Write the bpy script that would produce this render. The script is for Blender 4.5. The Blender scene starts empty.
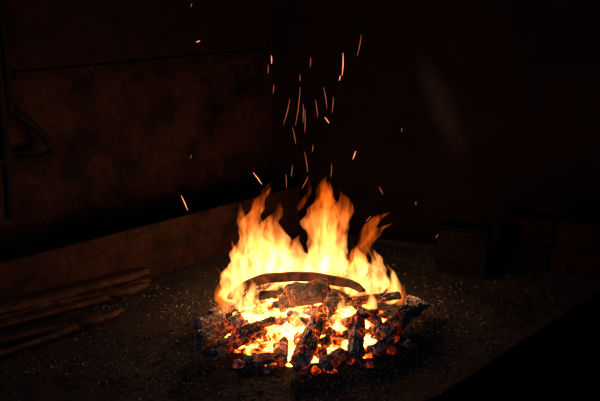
import bpy, bmesh, math, random
from mathutils import Vector, Matrix, noise
random.seed(7)
D=bpy.data; C=bpy.context
H=0.75  # hearth height
C.scene.view_settings.view_transform='Standard'

def link(o,parent=None):
    C.scene.collection.objects.link(o)
    if parent: o.parent=parent
    return o
def empty(name,loc=(0,0,0)):
    o=D.objects.new(name,None); o.empty_display_size=.05; o.location=loc
    return link(o)
def mesh_obj(name,bm,mat=None,parent=None,smooth=False):
    me=D.meshes.new(name); bmesh.ops.recalc_face_normals(bm,faces=bm.faces[:]); bm.to_mesh(me); bm.free()
    if smooth:
        for p in me.polygons: p.use_smooth=True
    o=D.objects.new(name,me)
    if mat: me.materials.append(mat)
    return link(o,parent)
class NT:
    def __init__(s,name):
        s.m=D.materials.new(name); s.m.use_nodes=True; s.t=s.m.node_tree; s.t.nodes.clear()
        s.out=s.n('ShaderNodeOutputMaterial')
    def n(s,t,**k):
        x=s.t.nodes.new(t)
        for a,b in k.items(): setattr(x,a,b)
        return x
    def l(s,a,b): s.t.links.new(a,b)
    def pos(s): return s.n('ShaderNodeNewGeometry').outputs['Position']
    def noise(s,scale,detail=5,rough=.6,vec=None,dist=0):
        x=s.n('ShaderNodeTexNoise'); x.inputs['Scale'].default_value=scale; x.inputs['Detail'].default_value=detail
        x.inputs['Roughness'].default_value=rough; x.inputs['Distortion'].default_value=dist
        s.l(vec if vec else s.pos(),x.inputs['Vector']); return x.outputs['Fac']
    def ramp(s,fac,stops):
        r=s.n('ShaderNodeValToRGB'); e=r.color_ramp.elements
        while len(e)<len(stops): e.new(.5)
        for i,(p,c) in enumerate(stops):
            e[i].position=p; e[i].color=(*c,1) if len(c)==3 else c
        s.l(fac,r.inputs['Fac']); return r.outputs['Color']
    def math(s,op,a,b=None,clamp=False):
        x=s.n('ShaderNodeMath',operation=op); x.use_clamp=clamp
        for i,v in enumerate((a,b)):
            if v is None: continue
            if isinstance(v,(int,float)): x.inputs[i].default_value=v
            else: s.l(v,x.inputs[i])
        return x.outputs[0]
    def mix(s,f,a,b):
        x=s.n('ShaderNodeMix',data_type='RGBA')
        if isinstance(f,(int,float)): x.inputs[0].default_value=f
        else: s.l(f,x.inputs[0])
        for i,v in ((6,a),(7,b)):
            if isinstance(v,tuple): x.inputs[i].default_value=(*v,1)
            else: s.l(v,x.inputs[i])
        return x.outputs[2]
    def dist(s,c):
        x=s.n('ShaderNodeVectorMath',operation='DISTANCE'); s.l(s.pos(),x.inputs[0]); x.inputs[1].default_value=c
        return x.outputs['Value']
    def bsdf(s,col,rough=.8,metal=0,bump=None,bs=.3,bd=.01,spec=.3):
        b=s.n('ShaderNodeBsdfPrincipled')
        if isinstance(col,tuple): b.inputs['Base Color'].default_value=(*col,1)
        else: s.l(col,b.inputs['Base Color'])
        b.inputs['Roughness'].default_value=rough; b.inputs['Metallic'].default_value=metal
        b.inputs['Specular IOR Level'].default_value=spec
        if bump is not None:
            u=s.n('ShaderNodeBump'); u.inputs['Strength'].default_value=bs; u.inputs['Distance'].default_value=bd
            s.l(bump,u.inputs['Height']); s.l(u.outputs[0],b.inputs['Normal'])
        s.l(b.outputs[0],s.out.inputs['Surface']); s.b=b
        return b

# ---------- materials ----------
def mat_rust(name,dark,light,scale=9,rough=.75,metal=0.0,spec=.3,bs=.6):
    m=NT(name); f=m.noise(scale,8,.7,dist=.4); g=m.noise(70,4,.7)
    c=m.ramp(f,[(.38,dark),(.62,light)])
    c2=m.mix(m.math('MULTIPLY',m.math('SUBTRACT',g,.45,True),2.2,True),c,tuple(x*.35 for x in dark))
    m.bsdf(c2,rough,metal,m.math('ADD',f,m.math('MULTIPLY',g,.4)),bs,.012,spec)
    return m.m
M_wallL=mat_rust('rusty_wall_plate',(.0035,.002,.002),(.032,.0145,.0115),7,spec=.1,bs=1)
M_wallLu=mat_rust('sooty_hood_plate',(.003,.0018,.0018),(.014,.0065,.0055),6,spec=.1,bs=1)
M_rim=mat_rust('rusty_rim_steel',(.004,.002,.002),(.024,.009,.007),14,spec=.1)
M_iron=mat_rust('black_iron',(.002,.002,.002),(.007,.006,.006),30,.7,.0,.1)
M_tool=mat_rust('dark_tool_steel',(.008,.004,.0035),(.045,.022,.016),40,.6,.0,.12)
M_brick=mat_rust('red_firebrick',(.004,.0014,.0013),(.014,.0038,.0034),25,.9,spec=.05)
M_grey=mat_rust('grey_steel_block',(.0014,.0015,.0022),(.0045,.0047,.0065),18,.9,spec=.04)
M_floor=mat_rust('concrete_floor',(.015,.014,.013),(.04,.036,.033),5,.9)
def mat_wallR():
    m=NT('sooty_wall'); f=m.noise(5,8,.7); g=m.noise(45,5,.7)
    c=m.ramp(f,[(.35,(.002,.0012,.0012)),(.68,(.009,.0042,.0040))])
    # tilted pale grey streak, fading outward and broken up by noise
    mp=m.n('ShaderNodeMapping'); mp.vector_type='TEXTURE'
    m.l(m.pos(),mp.inputs['Vector']); mp.inputs['Location'].default_value=(.46,.905,1.175)
    mp.inputs['Rotation'].default_value=(0,math.radians(-24),0); mp.inputs['Scale'].default_value=(.05,.3,.21)
    ln=m.n('ShaderNodeVectorMath',operation='LENGTH'); m.l(mp.outputs[0],ln.inputs[0])
    k=m.math('SUBTRACT',1.0,ln.outputs['Value'],True)
    k=m.math('MULTIPLY',m.math('MULTIPLY',k,m.noise(30,6,.7)),1.1,True)
    c=m.mix(k,c,(.045,.045,.055))
    m.bsdf(c,.9,0,m.math('ADD',f,g),.5,.012,.1); return m.m
M_wallR=mat_wallR()
def mat_sand():
    m=NT('coal_ash_sand'); f=m.noise(7,6,.6); g=m.noise(260,4,.8)
    c=m.ramp(f,[(.3,(.0055,.0058,.0078)),(.7,(.018,.018,.0225))])
    c=m.mix(m.math('MULTIPLY',m.math('SUBTRACT',g,.61,True),7,True),c,(.11,.105,.11))
    m.bsdf(c,.9,0,m.math('ADD',g,m.math('MULTIPLY',f,.5)),.9,.006,.15); return m.m
M_sand=mat_sand()
def mat_grit(name,c1,c2):
    m=NT(name); f=m.noise(300,1,.5); m.bsdf(m.ramp(f,[(.4,c1),(.6,c2)]),.8); return m.m
M_gritL=mat_grit('pale_ash_grit',(.12,.11,.11),(.5,.47,.46))
M_gritD=mat_grit('coal_crumb',(.006,.006,.006),(.03,.028,.027))
def mat_char(name,glow,fc=(.0,.04,.80),r0=.05,r1=.23,ash=.5,base=.1,pscale=22,pth=.5):
    m=NT(name)
    tc=m.n('ShaderNodeTexCoord').outputs['Object']
    f=m.noise(14,6,.7,vec=tc); g=m.noise(110,5,.75,vec=tc)
    v=m.n('ShaderNodeTexVoronoi',feature='DISTANCE_TO_EDGE'); v.inputs['Scale'].default_value=55
    wv=m.n('ShaderNodeVectorMath',operation='ADD')
    nz=m.n('ShaderNodeTexNoise'); nz.inputs['Scale'].default_value=40; m.l(tc,nz.inputs['Vector'])
    sc=m.n('ShaderNodeVectorMath',operation='SCALE'); sc.inputs['Scale'].default_value=.03; m.l(nz.outputs['Color'],sc.inputs[0])
    m.l(tc,wv.inputs[0]); m.l(sc.outputs[0],wv.inputs[1]); m.l(wv.outputs[0],v.inputs['Vector'])
    edge=v.outputs['Distance']
    col=m.ramp(f,[(.35,(.015,.014,.017)),(.7,(.08,.071,.080))])
    big=m.noise(30,4,.7,vec=tc)
    col=m.mix(m.math('MULTIPLY',m.math('SUBTRACT',m.math('MULTIPLY',m.math('ADD',g,big),.5),.495,True),10*ash,True),col,(.55,.52,.54))
    h=m.math('ADD',m.math('MINIMUM',m.math('MULTIPLY',edge,5),.5),m.math('MULTIPLY',g,.5))
    b=m.bsdf(col,.75,0,h,1.0,.006)
    near=m.n('ShaderNodeMapRange'); near.clamp=True
    m.l(m.dist(fc),near.inputs['Value']); near.inputs['From Min'].default_value=r1; near.inputs['From Max'].default_value=r0
    crack=m.math('SUBTRACT',1.0,m.math('MULTIPLY',edge,9),True)
    patch=m.math('MULTIPLY',m.math('SUBTRACT',m.noise(pscale,3,.6),pth,True),7,True)
    e=m.math('MULTIPLY',m.math('MULTIPLY',m.math('ADD',m.math('MULTIPLY',crack,1-base),base),patch),near.outputs[0])
    e2=m.math('POWER',e,1.4)
    ec=m.ramp(e,[(0,(1,.05,.004)),(.4,(1,.12,.010)),(1,(1,.38,.07))])
    m.l(ec,b.inputs['Emission Color']); m.l(m.math('MULTIPLY',e2,glow),b.inputs['Emission Strength'])
    return m.m
M_log=mat_char('charred_wood',4.5,ash=.8,r0=.08,r1=.25,pth=.47)
M_lump=mat_char('coal_lump',2.5,ash=.1)
M_bed=mat_char('ember_bed',20,r0=.19,r1=.27,ash=.2,base=.7,pscale=20,pth=.40)
M_chunk=mat_char('glowing_charcoal',8,r0=.12,r1=.26,ash=.6,base=.2,pth=.46)
def mat_flame(name,cold,hot,s,zlo,zhi,lo=.02):
    m=NT(name)
    mp=m.n('ShaderNodeMapping'); m.l(m.pos(),mp.inputs['Vector']); mp.inputs['Scale'].default_value=(1,1,.3)
    f=m.noise(36,4,.62,vec=mp.outputs[0],dist=1.0)
    k=m.ramp(f,[(.40,(lo,)*3),(.63,(1.0,1.0,1.0))])
    sx=m.n('ShaderNodeSeparateXYZ'); m.l(m.pos(),sx.inputs[0])
    mr=m.n('ShaderNodeMapRange'); m.l(sx.outputs['Z'],mr.inputs['Value'])
    mr.inputs['From Min'].default_value=zhi; mr.inputs['From Max'].default_value=zlo; mr.clamp=True
    heat=m.math('MULTIPLY',mr.outputs[0],m.math('ADD',m.math('MULTIPLY',k,.6),.4))
    e=m.n('ShaderNodeEmission'); m.l(m.mix(heat,cold,hot),e.inputs['Color'])
    m.l(m.math('MULTIPLY',m.math('MULTIPLY',k,m.math('ADD',m.math('MULTIPLY',mr.outputs[0],.95),.32)),s),e.inputs['Strength'])
    m.l(e.outputs[0],m.out.inputs['Volume'])
    m.m.cycles.volume_step_rate=.3
    return m.m
M_fl=mat_flame('flame_core',(1,.13,.006),(1,.43,.10),94,.83,1.02)
M_fl2=mat_flame('flame_wisp',(1,.10,.004),(1,.20,.012),32,.8,1.1)
def mat_emit(name,c,s):
    m=NT(name); e=m.n('ShaderNodeEmission'); e.inputs['Color'].default_value=(*c,1); e.inputs['Strength'].default_value=s
    m.l(e.outputs[0],m.out.inputs['Surface']); return m.m
M_spark=mat_emit('hot_spark',(1,.28,.10),2.4)
M_spark2=mat_emit('fading_spark',(1,.20,.09),.6)

# ---------- helpers ----------
def box(name,c,size,rotz=0,mat=None,parent=None,bevel=.004,rough=0,sub=0):
    bm=bmesh.new(); bmesh.ops.create_cube(bm,size=1)
    for v in bm.verts: v.co=Vector((v.co.x*size[0],v.co.y*size[1],v.co.z*size[2]))
    if bevel: bmesh.ops.bevel(bm,geom=bm.edges[:],offset=bevel,segments=2,affect='EDGES')
    if sub: bmesh.ops.subdivide_edges(bm,edges=bm.edges[:],cuts=sub,use_grid_fill=True)
    if rough:
        for v in bm.verts: v.co+=noise.noise_vector(v.co*25)*rough
    o=mesh_obj(name,bm,mat,parent); o.location=c; o.rotation_euler=(0,0,rotz); return o
def wall_seg(name,p0,p1,z0,z1,th,mat,parent=None,bevel=.0):
    p0=Vector(p0);p1=Vector(p1); d=p1-p0
    return box(name,((p0.x+p1.x)/2,(p0.y+p1.y)/2,(z0+z1)/2),(d.length,th,z1-z0),math.atan2(d.y,d.x),mat,parent,bevel)
def cat(p0,p1,p2,p3,t):
    return .5*((2*p1)+(p2-p0)*t+(2*p0-5*p1+4*p2-p3)*t*t+(3*p1-p0-3*p2+p3)*t**3)
def resample(pts,n):
    pts=[Vector(p) for p in pts]; P=[pts[0]*2-pts[1]]+pts+[pts[-1]*2-pts[-2]]
    out=[]; m=len(pts)-1
    for i in range(n):
        u=i/(n-1)*m; k=min(int(u),m-1); out.append(cat(P[k],P[k+1],P[k+2],P[k+3],u-k))
    return out
def rod(bm,pts,r,seg=8,n=None,flat=1.0):
    n=n or len(pts)*4
    rs=r if isinstance(r,(list,tuple)) else [r]*len(pts)
    q=resample([(*p,rr) for p,rr in zip(pts,rs)],n)
    rings=[]
    for i in range(n):
        a=q[max(i-1,0)].xyz; b=q[min(i+1,n-1)].xyz; t=(b-a).normalized()
        up=Vector((0,0,1)) if abs(t.z)<.9 else Vector((1,0,0))
        s=t.cross(up).normalized(); w=s.cross(t)
        R=max(q[i][3],.0003)
        rings.append([bm.verts.new(q[i].xyz+s*math.cos(2*math.pi*j/seg)*R+w*math.sin(2*math.pi*j/seg)*R*flat) for j in range(seg)])
    for i in range(n-1):
        for j in range(seg):
            bm.faces.new((rings[i][j],rings[i][(j+1)%seg],rings[i+1][(j+1)%seg],rings[i+1][j]))
    bm.faces.new(rings[0][::-1]); bm.faces.new(rings[-1])

# ---------- hearth ----------
L0=Vector((-1.25,-.42)); C0=Vector((0,.873)); C1=Vector((.95,.453)); F0=Vector((-.45,-1.035))
forge=empty('forge_hearth',(0,0,0))
bm=bmesh.new(); N=300; g=[]
def sand_h(x,y):
    v=Vector((x*5,y*5,0)); h=noise.noise(v)*.008+noise.noise(v*4)*.004+noise.noise(v*14)*.0022+noise.noise(v*45)*.0012
    d=math.hypot(x-.03,y-.08); h+=.02*math.exp(-(d/.3)**2)
    return H+h
for i in range(N+1):
    row=[]
    for j in range(N+1):
        u=i/N; w=j/N
        p=(L0*(1-u)+C0*u)*(1-w)+(F0*(1-u)+C1*u)*w
        row.append(bm.verts.new((p.x,p.y,sand_h(p.x,p.y))))
    g.append(row)
for i in range(N):
    for j in range(N): bm.faces.new((g[i][j],g[i][j+1],g[i+1][j+1],g[i+1][j]))
mesh_obj('ash_sand_surface',bm,M_sand,forge,True)
bm=bmesh.new()
for zt,zb in ((H-.02,H-.16),):
    vt=[bm.verts.new((*p,zt)) for p in (L0,C0,C1,F0)]; vb=[bm.verts.new((*p,zb)) for p in (L0,C0,C1,F0)]
    bm.faces.new(vt); bm.faces.new(vb[::-1])
    for i in range(4): bm.faces.new((vt[i],vb[i],vb[(i+1)%4],vt[(i+1)%4]))
mesh_obj('hearth_tray',bm,M_iron,forge)
wall_seg('rim_back_left',L0+Vector((-.006,.006)),C0+Vector((-.006,.006)),H-.16,H+.155,.012,M_rim,forge,.002)
wall_seg('rim_back_right',C0,C1,H-.16,H+.012,.012,M_iron,forge,.002)
wall_seg('rim_front_right',F0,C1,H-.16,H+.002,.012,M_iron,forge,.002)
wall_seg('rim_front_left',L0,F0,H-.16,H+.01,.012,M_iron,forge,.002)
for i,p in enumerate((L0,C0,C1,F0)):
    q=p*.93; box('leg_%d'%(i+1),(q.x,q.y,(H-.16)/2),(.06,.06,H-.16),.7,M_iron,forge)

# ---------- room ----------
box('floor',(0,0,-.05),(6,6,.1),0,M_floor,None,0)
a=Vector((.695,.719)); b=Vector((-.719,.695))
K=Vector((-.1,1.14)); dR=Vector((.914,-.404))
wl=wall_seg('wall_left',K-a*2.6+b*.06,K+a*.1+b*.06,0,2.6,.1,M_wallL)
wr=wall_seg('wall_right',K+Vector((.02,.05)),K+dR*2.6+Vector((.02,.05)),0,2.6,.1,M_wallR)
hood=empty('hood_skirt_plate')
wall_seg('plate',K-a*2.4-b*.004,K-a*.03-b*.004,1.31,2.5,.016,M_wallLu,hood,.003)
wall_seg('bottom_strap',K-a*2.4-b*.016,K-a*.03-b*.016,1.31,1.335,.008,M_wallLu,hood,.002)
bm=bmesh.new()
for i in range(18):
    p=K-a*(.1+i*.125)-b*.021
    bmesh.ops.create_icosphere(bm,subdivisions=2,radius=.006,matrix=Matrix.Translation((p.x,p.y,1.322)))
mesh_obj('rivets',bm,M_wallLu,hood,True)
box('grey_steel_block',(.475,.47,H+.072),(.15,.08,.145),math.radians(-20),M_grey,None,.008,.003,6)
bk=empty('firebrick_stack')
for r in range(2):
    for c in range(2):
        box('brick_%d'%(r*2+c+1),(.735+(c-.5)*.155*.914+(.01 if r else 0),.50-(c-.5)*.155*.404,H+.045+r*.078),(.15,.09,.074),math.radians(-24),M_brick,bk,.006,.003,5)
# ---------- firewood ----------
pile=empty('burning_firewood_pile')
def log(name,p0,p1,r,seed,mat=M_log,flat=.85,taper=.85):
    p0=Vector(p0);p1=Vector(p1); d=p1-p0; Ln=d.length; t=d.normalized()
    s=t.cross(Vector((0,0,1))).normalized(); w=s.cross(t)
    rnd=random.Random(seed); sides=rnd.choice([4,5,5,6]); ph=rnd.random()*6
    bm=bmesh.new(); NS=48; NR=max(14,int(Ln/.005)); rings=[]
    off=Vector((seed*3.1,seed*1.7,0))
    cut0=Vector((rnd.uniform(-.5,.5),rnd.uniform(-.5,.5)));cut1=Vector((rnd.uniform(-.6,.6),rnd.uniform(-.6,.6)))
    for i in range(NR+1):
        u=i/NR; R=r*(1-(1-taper)*u)
        e=min(u,1-u)*Ln/r; R*= min(1,.78+.22*math.sqrt(min(1,e/.25)))
        ring=[]
        for j in range(NS):
            th=2*math.pi*j/NS
            k=((th+ph)%(2*math.pi/sides))-math.pi/sides
            pr=math.cos(math.pi/sides)/math.cos(k)*1.12
            x=math.cos(th)*R*pr; y=math.sin(th)*R*pr*flat
            sh=(cut0.x*x+cut0.y*y)*(1-u)+(cut1.x*x+cut1.y*y)*u
            co=p0+t*(u*Ln+sh)+s*x+w*y
            nn=noise.noise(co*22+off)*.16+noise.noise(Vector((u*Ln*25,math.cos(th)*3,math.sin(th)*3))+off)*.12
            cr=abs(noise.noise(Vector((u*Ln*55,math.cos(th)*3,math.sin(th)*3))+off*2))
            nn-=.15*max(0,1-cr*8)
            lg=abs(noise.noise(Vector((u*Ln*8,math.cos(th)*5,math.sin(th)*5))+off*3)); nn-=.16*max(0,1-lg*7)
            co+=(s*math.cos(th)+w*math.sin(th))*R*nn
            ring.append(bm.verts.new(co))
        rings.append(ring)
    for i in range(NR):
        for j in range(NS): bm.faces.new((rings[i][j],rings[i][(j+1)%NS],rings[i+1][(j+1)%NS],rings[i+1][j]))
    for ring,sg in ((rings[0],-1),(rings[-1],1)):
        cen=sum((v.co for v in ring),Vector())/NS; prev=ring
        for q in (.75,.5,.25):
            nr=[bm.verts.new(cen+(v.co-cen)*q+t*sg*(noise.noise(v.co*90*q+off)*r*.25)) for v in ring]
            for j in range(NS): bm.faces.new((prev[j],prev[(j+1)%NS],nr[(j+1)%NS],nr[j]))
            prev=nr
        bm.faces.new(prev)
    return mesh_obj(name,bm,mat,pile)
logs=[((-.235,-.07,.785),(-.14,.02,.80),.023),
((-.205,-.135,.782),(-.08,-.04,.805),.020),
((.000,-.180,.785),(.050,-.01,.835),.022),
((.120,-.145,.785),(.135,-.01,.825),.021),
((.19,-.04,.785),(.275,.09,.80),.024),
((.08,.07,.82),(.255,.16,.805),.014),
((.050,-.185,.78),(.095,-.13,.79),.018),
((-.12,-.150,.772),(-.04,-.13,.778),.015),
((.27,.17,.79),(.32,.13,.785),.014),
((-.14,-.08,.81),(-.06,-.03,.82),.013),
((-.245,.03,.78),(-.19,.07,.785),.017),
((-.22,.09,.78),(-.16,.13,.79),.016),
((.24,.03,.79),(.30,.13,.79),.020),
((-.17,.20,.78),(-.06,.34,.79),.022),
((.08,.34,.79),(.22,.26,.785),.022),
((.165,-.11,.78),(.205,-.06,.785),.017),
((-.04,-.165,.775),(-.035,-.09,.80),.012),
((.19,-.01,.80),(.14,.06,.81),.013),
((.10,-.05,.82),(.18,.03,.815),.012),
]
for i,(p,q,r) in enumerate(logs): log('log_%d'%(i+1),p,q,r,i+3)
bm=bmesh.new(); bmesh.ops.create_icosphere(bm,subdivisions=6,radius=1)
for v in bm.verts:
    n=noise.noise(v.co*4)*.12+noise.noise(v.co*11)*.10+noise.noise(v.co*25)*.05
    c=v.co*(1+n); v.co=Vector((.02+c.x*.215,.060+c.y*.215,H-.01+c.z*.058))
mesh_obj('ember_mound',bm,M_bed,pile)
def lump(bm,c,r,seed,sub=3,sq=(1,1,.8)):
    t=bmesh.new(); bmesh.ops.create_icosphere(t,subdivisions=sub,radius=1)
    off=Vector((seed*2.3,seed*.7,seed*1.1)); rot=Matrix.Rotation(seed*1.3,3,'Z')@Matrix.Rotation(seed*.9,3,'X')
    vs=[]
    for v in t.verts:
        p=v.co.copy(); cell=noise.noise(p*1.3+off)*.5+noise.noise(p*4+off)*.15
        m=max(abs(p.x),abs(p.y),abs(p.z)); p=p*(1-.45+.45*.75/m)*(1+cell)
        p=rot@Vector((p.x*sq[0],p.y*sq[1],p.z*sq[2])); vs.append(bm.verts.new(Vector(c)+p*r))
    t.verts.index_update()
    for f in t.faces: bm.faces.new([vs[v.index] for v in f.verts])
    t.free()
bm=bmesh.new()
for i in range(95):
    an=random.uniform(0,6.28); d=.255*math.sqrt(random.random())
    x=.02+math.cos(an)*d; y=.05+math.sin(an)*d*.90
    z=H+.046*max(0,1-(d/.24)**2)+.008
    lump(bm,(x,y,z),random.uniform(.008,.018),i)
mesh_obj('charcoal_chunks',bm,M_chunk,pile)
bm=bmesh.new()
lump(bm,(.03,.14,.808),.050,5,5,(1.25,.8,.5)); lump(bm,(-.03,.12,.80),.028,8,4); lump(bm,(.085,.12,.80),.03,11,4)
mesh_obj('large_coal_lumps',bm,M_lump,pile)
def tetra(bm,c,r):
    q=[Vector((random.gauss(0,1),random.gauss(0,1),random.gauss(0,1))).normalized()*r for _ in range(5)]
    base=[Vector((1,0,-.4)),Vector((-.5,.87,-.4)),Vector((-.5,-.87,-.4)),Vector((0,0,.9))]
    rz=Matrix.Rotation(random.uniform(0,6),3,'Z')@Matrix.Rotation(random.uniform(-1,1),3,'X')
    v=[bm.verts.new(Vector(c)+rz@(bb*r)+q[i]*.4) for i,bb in enumerate(base)]
    for f in ((0,1,2),(0,3,1),(1,3,2),(2,3,0)): bm.faces.new([v[k] for k in f])
def rnd_hearth():
    u=random.uniform(.03,.97); w=random.uniform(.03,.97)
    p=(L0*(1-u)+C0*u)*(1-w)+(F0*(1-u)+C1*u)*w; return p
for nm,cnt,mat,r0,r1 in (('pale_ash_grit',8000,M_gritL,.0007,.0022),('coal_crumbs',3000,M_gritD,.0015,.006)):
    bm=bmesh.new()
    k=0
    while k<cnt:
        if random.random()<.5:
            p=Vector((random.gauss(.0,.26),random.gauss(-.02,.2)))
            if (p-Vector((-.744,.10))).dot(b)>-.02 or p.y>.5: continue
            if (p-F0).dot(Vector((.728,-.685)))>-.03: continue
        else: p=rnd_hearth()
        if noise.noise(Vector((p.x*6,p.y*6,3)))<random.uniform(-.5,.3): continue
        rr=r0+(r1-r0)*random.random()**2.5
        tetra(bm,(p.x,p.y,sand_h(p.x,p.y)+rr*.2),rr); k+=1
    mesh_obj(nm,bm,mat)
# ---------- bent iron strip half buried in the fire ----------
def mat_hotiron():
    m=NT('scaled_hot_iron'); f=m.noise(40,5,.7)
    c=m.ramp(f,[(.35,(.006,.004,.003)),(.65,(.05,.028,.018))])
    b=m.bsdf(c,.7,0,f,.5,.004,.2)
    g=m.math('MULTIPLY',m.math('SUBTRACT',m.noise(18,3,.6),.45,True),1.2,True)
    b.inputs['Emission Color'].default_value=(1,.10,.01,1); m.l(g,b.inputs['Emission Strength']); return m.m
bm=bmesh.new(); NS=70
rings=[]
for i in range(NS+1):
    u=i/NS; th=math.radians(16+u*156); e=min(1,min(u,1-u)/.25); hh=.0115*(.15+.85*math.sqrt(e))
    zc=.832-.022*max(0,(u-.5)*2)**2-.006*max(0,(.5-u)*2)**2
    cx=-.006+math.cos(th)*.172; cy=.10+math.sin(th)*.125
    nx,ny=math.cos(th),math.sin(th)
    rings.append([bm.verts.new((cx+nx*q0,cy+ny*q0,zc+q1*hh+noise.noise(Vector((nx*3,ny*3,1)))*.004)) for q0,q1 in ((-.010,-1),(.001,-1),(.006,.85),(.004,1),(-.001,1),(-.003,.85))])
for i in range(NS):
    for j in range(6):
        bm.faces.new((rings[i][j],rings[i][(j+1)%6],rings[i+1][(j+1)%6],rings[i+1][j]))
bm.faces.new(rings[0]); bm.faces.new(rings[-1])
mesh_obj('bent_iron_strip',bm,mat_hotiron())
# ---------- flames ----------
fl=empty('fire_flames',(0,.28,H))
S=.00265
def tongue(name,pts,y,mat,seed,sq=.8):
    P=resample([(p[0],p[1],p[2]) for p in pts],40)
    bm=bmesh.new(); NSg=24; rings=[]; off=Vector((seed*5.1,0,seed*2.2))
    n=len(P)
    for i,q in enumerate(P):
        u=i/(n-1); R=max(q.z,.15)*S*1.12
        if u<.12: R*=math.sqrt(max(u,.003)/.12)
        cx=q.x*S; cz=q.y*S*1.05
        wx=noise.noise(Vector((0,seed,cz*28)))*.012*u; wy=noise.noise(Vector((5,seed,cz*25)))*.012*u
        ring=[]
        for j in range(NSg):
            th=2*math.pi*j/NSg
            k=1+.42*noise.noise(Vector((math.cos(th)*1.1,math.sin(th)*1.1,cz*30))+off)+.3*noise.noise(Vector((math.cos(th)*2.5,math.sin(th)*2.5,cz*55))+off)
            ring.append(bm.verts.new((cx+wx+math.cos(th)*R*k,y-.28+wy+math.sin(th)*R*k*sq,cz)))
        rings.append(ring)
    for i in range(n-1):
        for j in range(NSg): bm.faces.new((rings[i][j],rings[i][(j+1)%NSg],rings[i+1][(j+1)%NSg],rings[i+1][j]))
    bm.faces.new(rings[0][::-1]); bm.faces.new(rings[-1])
    return mesh_obj(name,bm,mat,fl,True)
T=[ # (dx,dz,r)
 ([(-45,5,12),(-42,42,14),(-48,75,9),(-40,94,6),(-30,112,.4)],.27,M_fl),
 ([(-60,8,11),(-60,40,9),(-53,65,6),(-58,80,4),(-57,97,.3)],.26,M_fl),
 ([(-25,8,15),(-22,45,13),(-30,72,8),(-22,84,4),(-20,94,.3)],.30,M_fl),
 ([(-2,5,18),(-4,35,17),(-8,48,10),(0,62,.5)],.28,M_fl),
 ([(14,12,14),(20,50,12),(17,82,10),(24,102,7),(23,121,.4)],.29,M_fl),
 ([(30,15,13),(35,55,10),(36,75,10),(43,92,8),(41,108,.3)],.27,M_fl),
 ([(24,40,8),(28,70,9),(29,92,8),(26,106,5),(28,116,.3)],.28,M_fl),
 ([(48,10,14),(55,38,10),(64,55,6),(76,68,5),(92,76,.3)],.27,M_fl2),
 ([(50,5,14),(57,28,12),(60,40,7),(56,52,.3)],.27,M_fl),
 ([(72,5,12),(78,24,9),(76,40,5),(69,54,3),(66,64,.3)],.25,M_fl),
 ([(86,2,9),(92,18,7),(91,30,3),(86,42,.3)],.22,M_fl),
 ([(97,4,6),(100,12,4),(102,26,.3)],.2,M_fl2),
 ([(-70,2,9),(-76,18,6),(-74,30,3),(-82,44,.3)],.2,M_fl2),
 ([(-66,2,11),(-68,30,7),(-62,50,4),(-66,66,.3)],.22,M_fl),
 ([(-35,0,16),(-30,25,16),(-40,50,9),(-36,72,.4)],.32,M_fl),
 ([(25,0,16),(30,25,15),(40,45,8),(48,62,.4)],.32,M_fl),
 ([(58,48,2),(66,64,6),(76,80,5),(90,86,.3)],.28,M_fl2),
 ([(-2,84,1),(2,92,3),(9,104,2),(8,116,.3)],.3,M_fl2),
 ([(-52,80,2),(-44,90,3),(-36,106,2),(-26,117,.3)],.28,M_fl2),
 ([(-48,-22,8),(-52,-4,8),(-46,12,4),(-50,26,.3)],.08,M_fl),
 ([(-60,-10,8),(-66,6,8),(-60,20,4),(-64,34,.3)],.12,M_fl),
 ([(-40,-46,6),(-44,-32,7),(-38,-18,4),(-40,-6,.3)],-.02,M_fl),
 ([(4,-38,6),(0,-26,7),(-4,-14,4),(-2,0,.3)],-.05,M_fl),
 ([(34,-30,6),(36,-18,7),(42,-6,4),(40,8,.3)],.0,M_fl),
 ([(-18,-48,5),(-20,-38,6),(-16,-28,3),(-18,-20,.3)],-.08,M_fl),
 ([(58,0,7),(66,12,7),(72,24,4),(80,36,.3)],.16,M_fl),
 ([(64,-20,5),(68,-8,6),(72,2,3),(70,12,.3)],.05,M_fl),
 ([(-74,-12,6),(-78,0,6),(-74,14,4),(-80,28,.3)],.10,M_fl2),
]
for i,(p,y,m) in enumerate(T):
    if y<.18: p=[(q[0]*.92,max(q[1]+ (.28-y)*140,12)*.9,q[2]) for q in p]
    tongue('flame_%d'%(i+1),p,y,m,i+1)
# ---------- sparks ----------
bm=bmesh.new(); bm2=bmesh.new()
sp=[(-.064,1.405,.018,.0,1),(.10,1.385,.055,.02,1),(.093,1.355,.012,0.2,1),(.137,1.43,.05,.2,0),(-.005,1.30,.09,.12,0),(.011,1.26,.06,.0,0),(-.03,1.29,.06,.25,0),
(-.014,1.215,.04,-.2,0),(.063,1.26,.018,-.6,1),(.13,1.17,.022,.3,1),(-.285,1.045,.045,-.3,1),(-.10,1.125,.035,-.6,1),(-.235,1.44,.010,1.2,1),
(.165,1.02,.02,.8,0),(.27,1.075,.010,0,0),(-.02,1.13,.03,.1,0),(.03,1.19,.02,.1,0),(.19,1.10,.02,-.5,0),(-.26,1.17,.01,.4,0),(.33,.98,.010,.5,0),(-.06,1.34,.02,.1,0),(.0,1.36,.015,0,0),(.23,1.25,.008,0,0),(-.236,1.525,.008,.3,0)]
rs=random.Random(3)
for i in range(10):
    z=1.0+rs.random()*.45; sp.append((rs.gauss(.0,.03+.06*(z-1)),z,rs.uniform(.015,.05),rs.gauss(0,.15),0))
for i,(x,z,ln,tilt,br) in enumerate(sp):
    y=.1+random.uniform(-.06,.08); d=Vector((math.sin(tilt),random.uniform(-.3,.3),math.cos(tilt))).normalized()*ln/2
    c=Vector((x,y,z)); r=.001 if br else .0007
    bend=Vector((ln*.02,0,0))
    rod(bm if br else bm2,[c-d,c+bend,c+d],[r*.3,r,r*.3],6,8)
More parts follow.
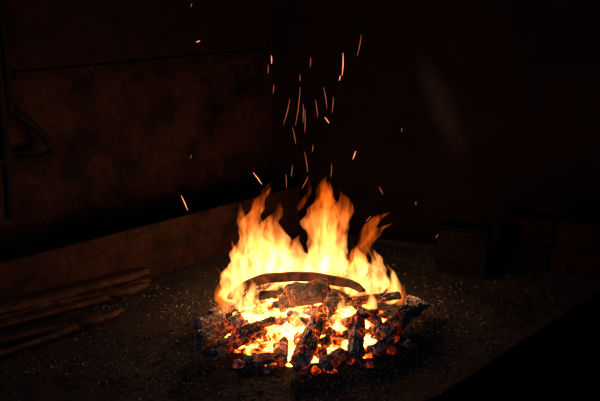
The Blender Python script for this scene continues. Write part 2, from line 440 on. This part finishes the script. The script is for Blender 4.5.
sk=empty('flying_sparks'); mesh_obj('bright_sparks',bm,M_spark,sk); mesh_obj('fading_sparks',bm2,M_spark2,sk)
# ---------- tongs & bars at left ----------
def tongs(name,pivot,ang,length,z0,z1):
    bm=bmesh.new(); dx=Vector((math.cos(ang),math.sin(ang))); n=Vector((-dx.y,dx.x))
    def P(s,o,dz=0):
        q=Vector(pivot)+dx*s+n*o; k=-s/length if s<0 else 0
        return (q.x,q.y,z0+(z1-z0)*k+dz)
    for sg in (1,-1):
        dz=.004*sg
        rod(bm,[P(-length,.022*sg,dz),P(-length*.6,.026*sg,dz),P(-length*.25,.018*sg,dz),P(-.04,.008*sg,dz),P(0,-.002*sg,dz),P(.03,-.016*sg,dz),P(.06,-.018*sg,dz),P(.11,-.006*sg,dz)],
            [.008,.0085,.010,.013,.019,.016,.014,.011],8,44,.8)
    t=Matrix.Translation(P(0,0,.0)); bmesh.ops.create_cone(bm,cap_ends=True,segments=14,radius1=.008,radius2=.006,depth=.04,matrix=t)
    return mesh_obj(name,bm,M_tool,None,True)
tongs('blacksmith_tongs',(-.50,.225),math.radians(40),.55,.780,.80)
tongs('blacksmith_tongs',(-.53,.05),math.radians(44),.50,.777,.787)
bars=empty('flat_iron_bars')
for i,(x,y,z) in enumerate(((-.425,.372,.768),(-.44,.345,.766),(-.43,.385,.790),(-.455,.318,.768),(-.45,.352,.790))):
    bm=bmesh.new(); e=Vector((x,y)); d=Vector((.68,.733)); st=e-d*.66
    d3=Vector((d.x*.66,d.y*.66,-.045)); n3=Vector((d.y,-d.x,0))*.014; p0=Vector((st.x,st.y,z+.045))
    up=Vector((0,0,.007)); vs=[]
    K2=12
    for k in range(K2+1):
        c=p0+d3*(k/K2)+Vector((0,0,-.006*math.sin(math.pi*k/K2)))
        vs.append([bm.verts.new(c+s1*n3+s2*up) for s1,s2 in ((-1,-1),(1,-1),(1,1),(-1,1))])
    for k in range(K2):
        for j in range(4): bm.faces.new((vs[k][j],vs[k][(j+1)%4],vs[k+1][(j+1)%4],vs[k+1][j]))
    bm.faces.new(vs[0]); bm.faces.new(vs[-1])
    mesh_obj('bar_%d'%(i+1),bm,M_tool,bars)
# ---------- hanging iron hook by the left wall ----------
bm=bmesh.new(); O=K-b*.05
def W(s,z):
    q=O-a*s; return (q.x,q.y,z)
rod(bm,[W(1.01,1.9),W(1.01,1.5),W(1.01,1.25),W(1.0,1.235),W(.955,1.20),W(.905,1.135),W(.90,1.11),W(.93,1.10),W(1.0,1.105),W(1.06,1.11)],.012,8,60)
rod(bm,[W(1.03,1.9),W(1.035,1.5),W(1.035,1.1),W(1.04,.95)],.014,8,20)
mesh_obj('hanging_iron_hook',bm,M_iron,None,True)
# ---------- lights ----------
def pl(name,loc,e,c,r):
    l=D.lights.new(name,'POINT'); l.energy=e; l.color=c; l.shadow_soft_size=r
    o=D.objects.new(name,l); o.location=loc; link(o)
pl('fire_light',(0,.28,.93),4.6,(1,.40,.14),.05)
pl('ember_light',(-.02,.03,.90),1.6,(1,.44,.17),.03)
pl('side_flame_light',(-.185,.21,.86),1.0,(1,.42,.14),.025)
pl('side_flame_light',(.25,.20,.85),.8,(1,.42,.14),.02)
l=D.lights.new('cool_daylight_fill','AREA'); l.energy=7; l.color=(.58,.70,1); l.size=1.2  # cool fill light added at front left; no doorway is modelled
o=D.objects.new('cool_daylight_fill',l); o.location=(-.8,-2.0,2.2); link(o)
o.rotation_euler=(Vector((-.1,0,.75))-o.location).to_track_quat('-Z','Y').to_euler()
w=D.worlds.new('dark_workshop'); C.scene.world=w; w.use_nodes=True
w.node_tree.nodes['Background'].inputs[0].default_value=(.5,.6,1,1); w.node_tree.nodes['Background'].inputs[1].default_value=.002
cam=D.cameras.new('camera'); cam.lens=50; cam.sensor_width=36
co=D.objects.new('camera',cam); co.location=(0,-1.81,1.6); co.rotation_euler=(math.radians(90-15.5),0,0); link(co); C.scene.camera=co
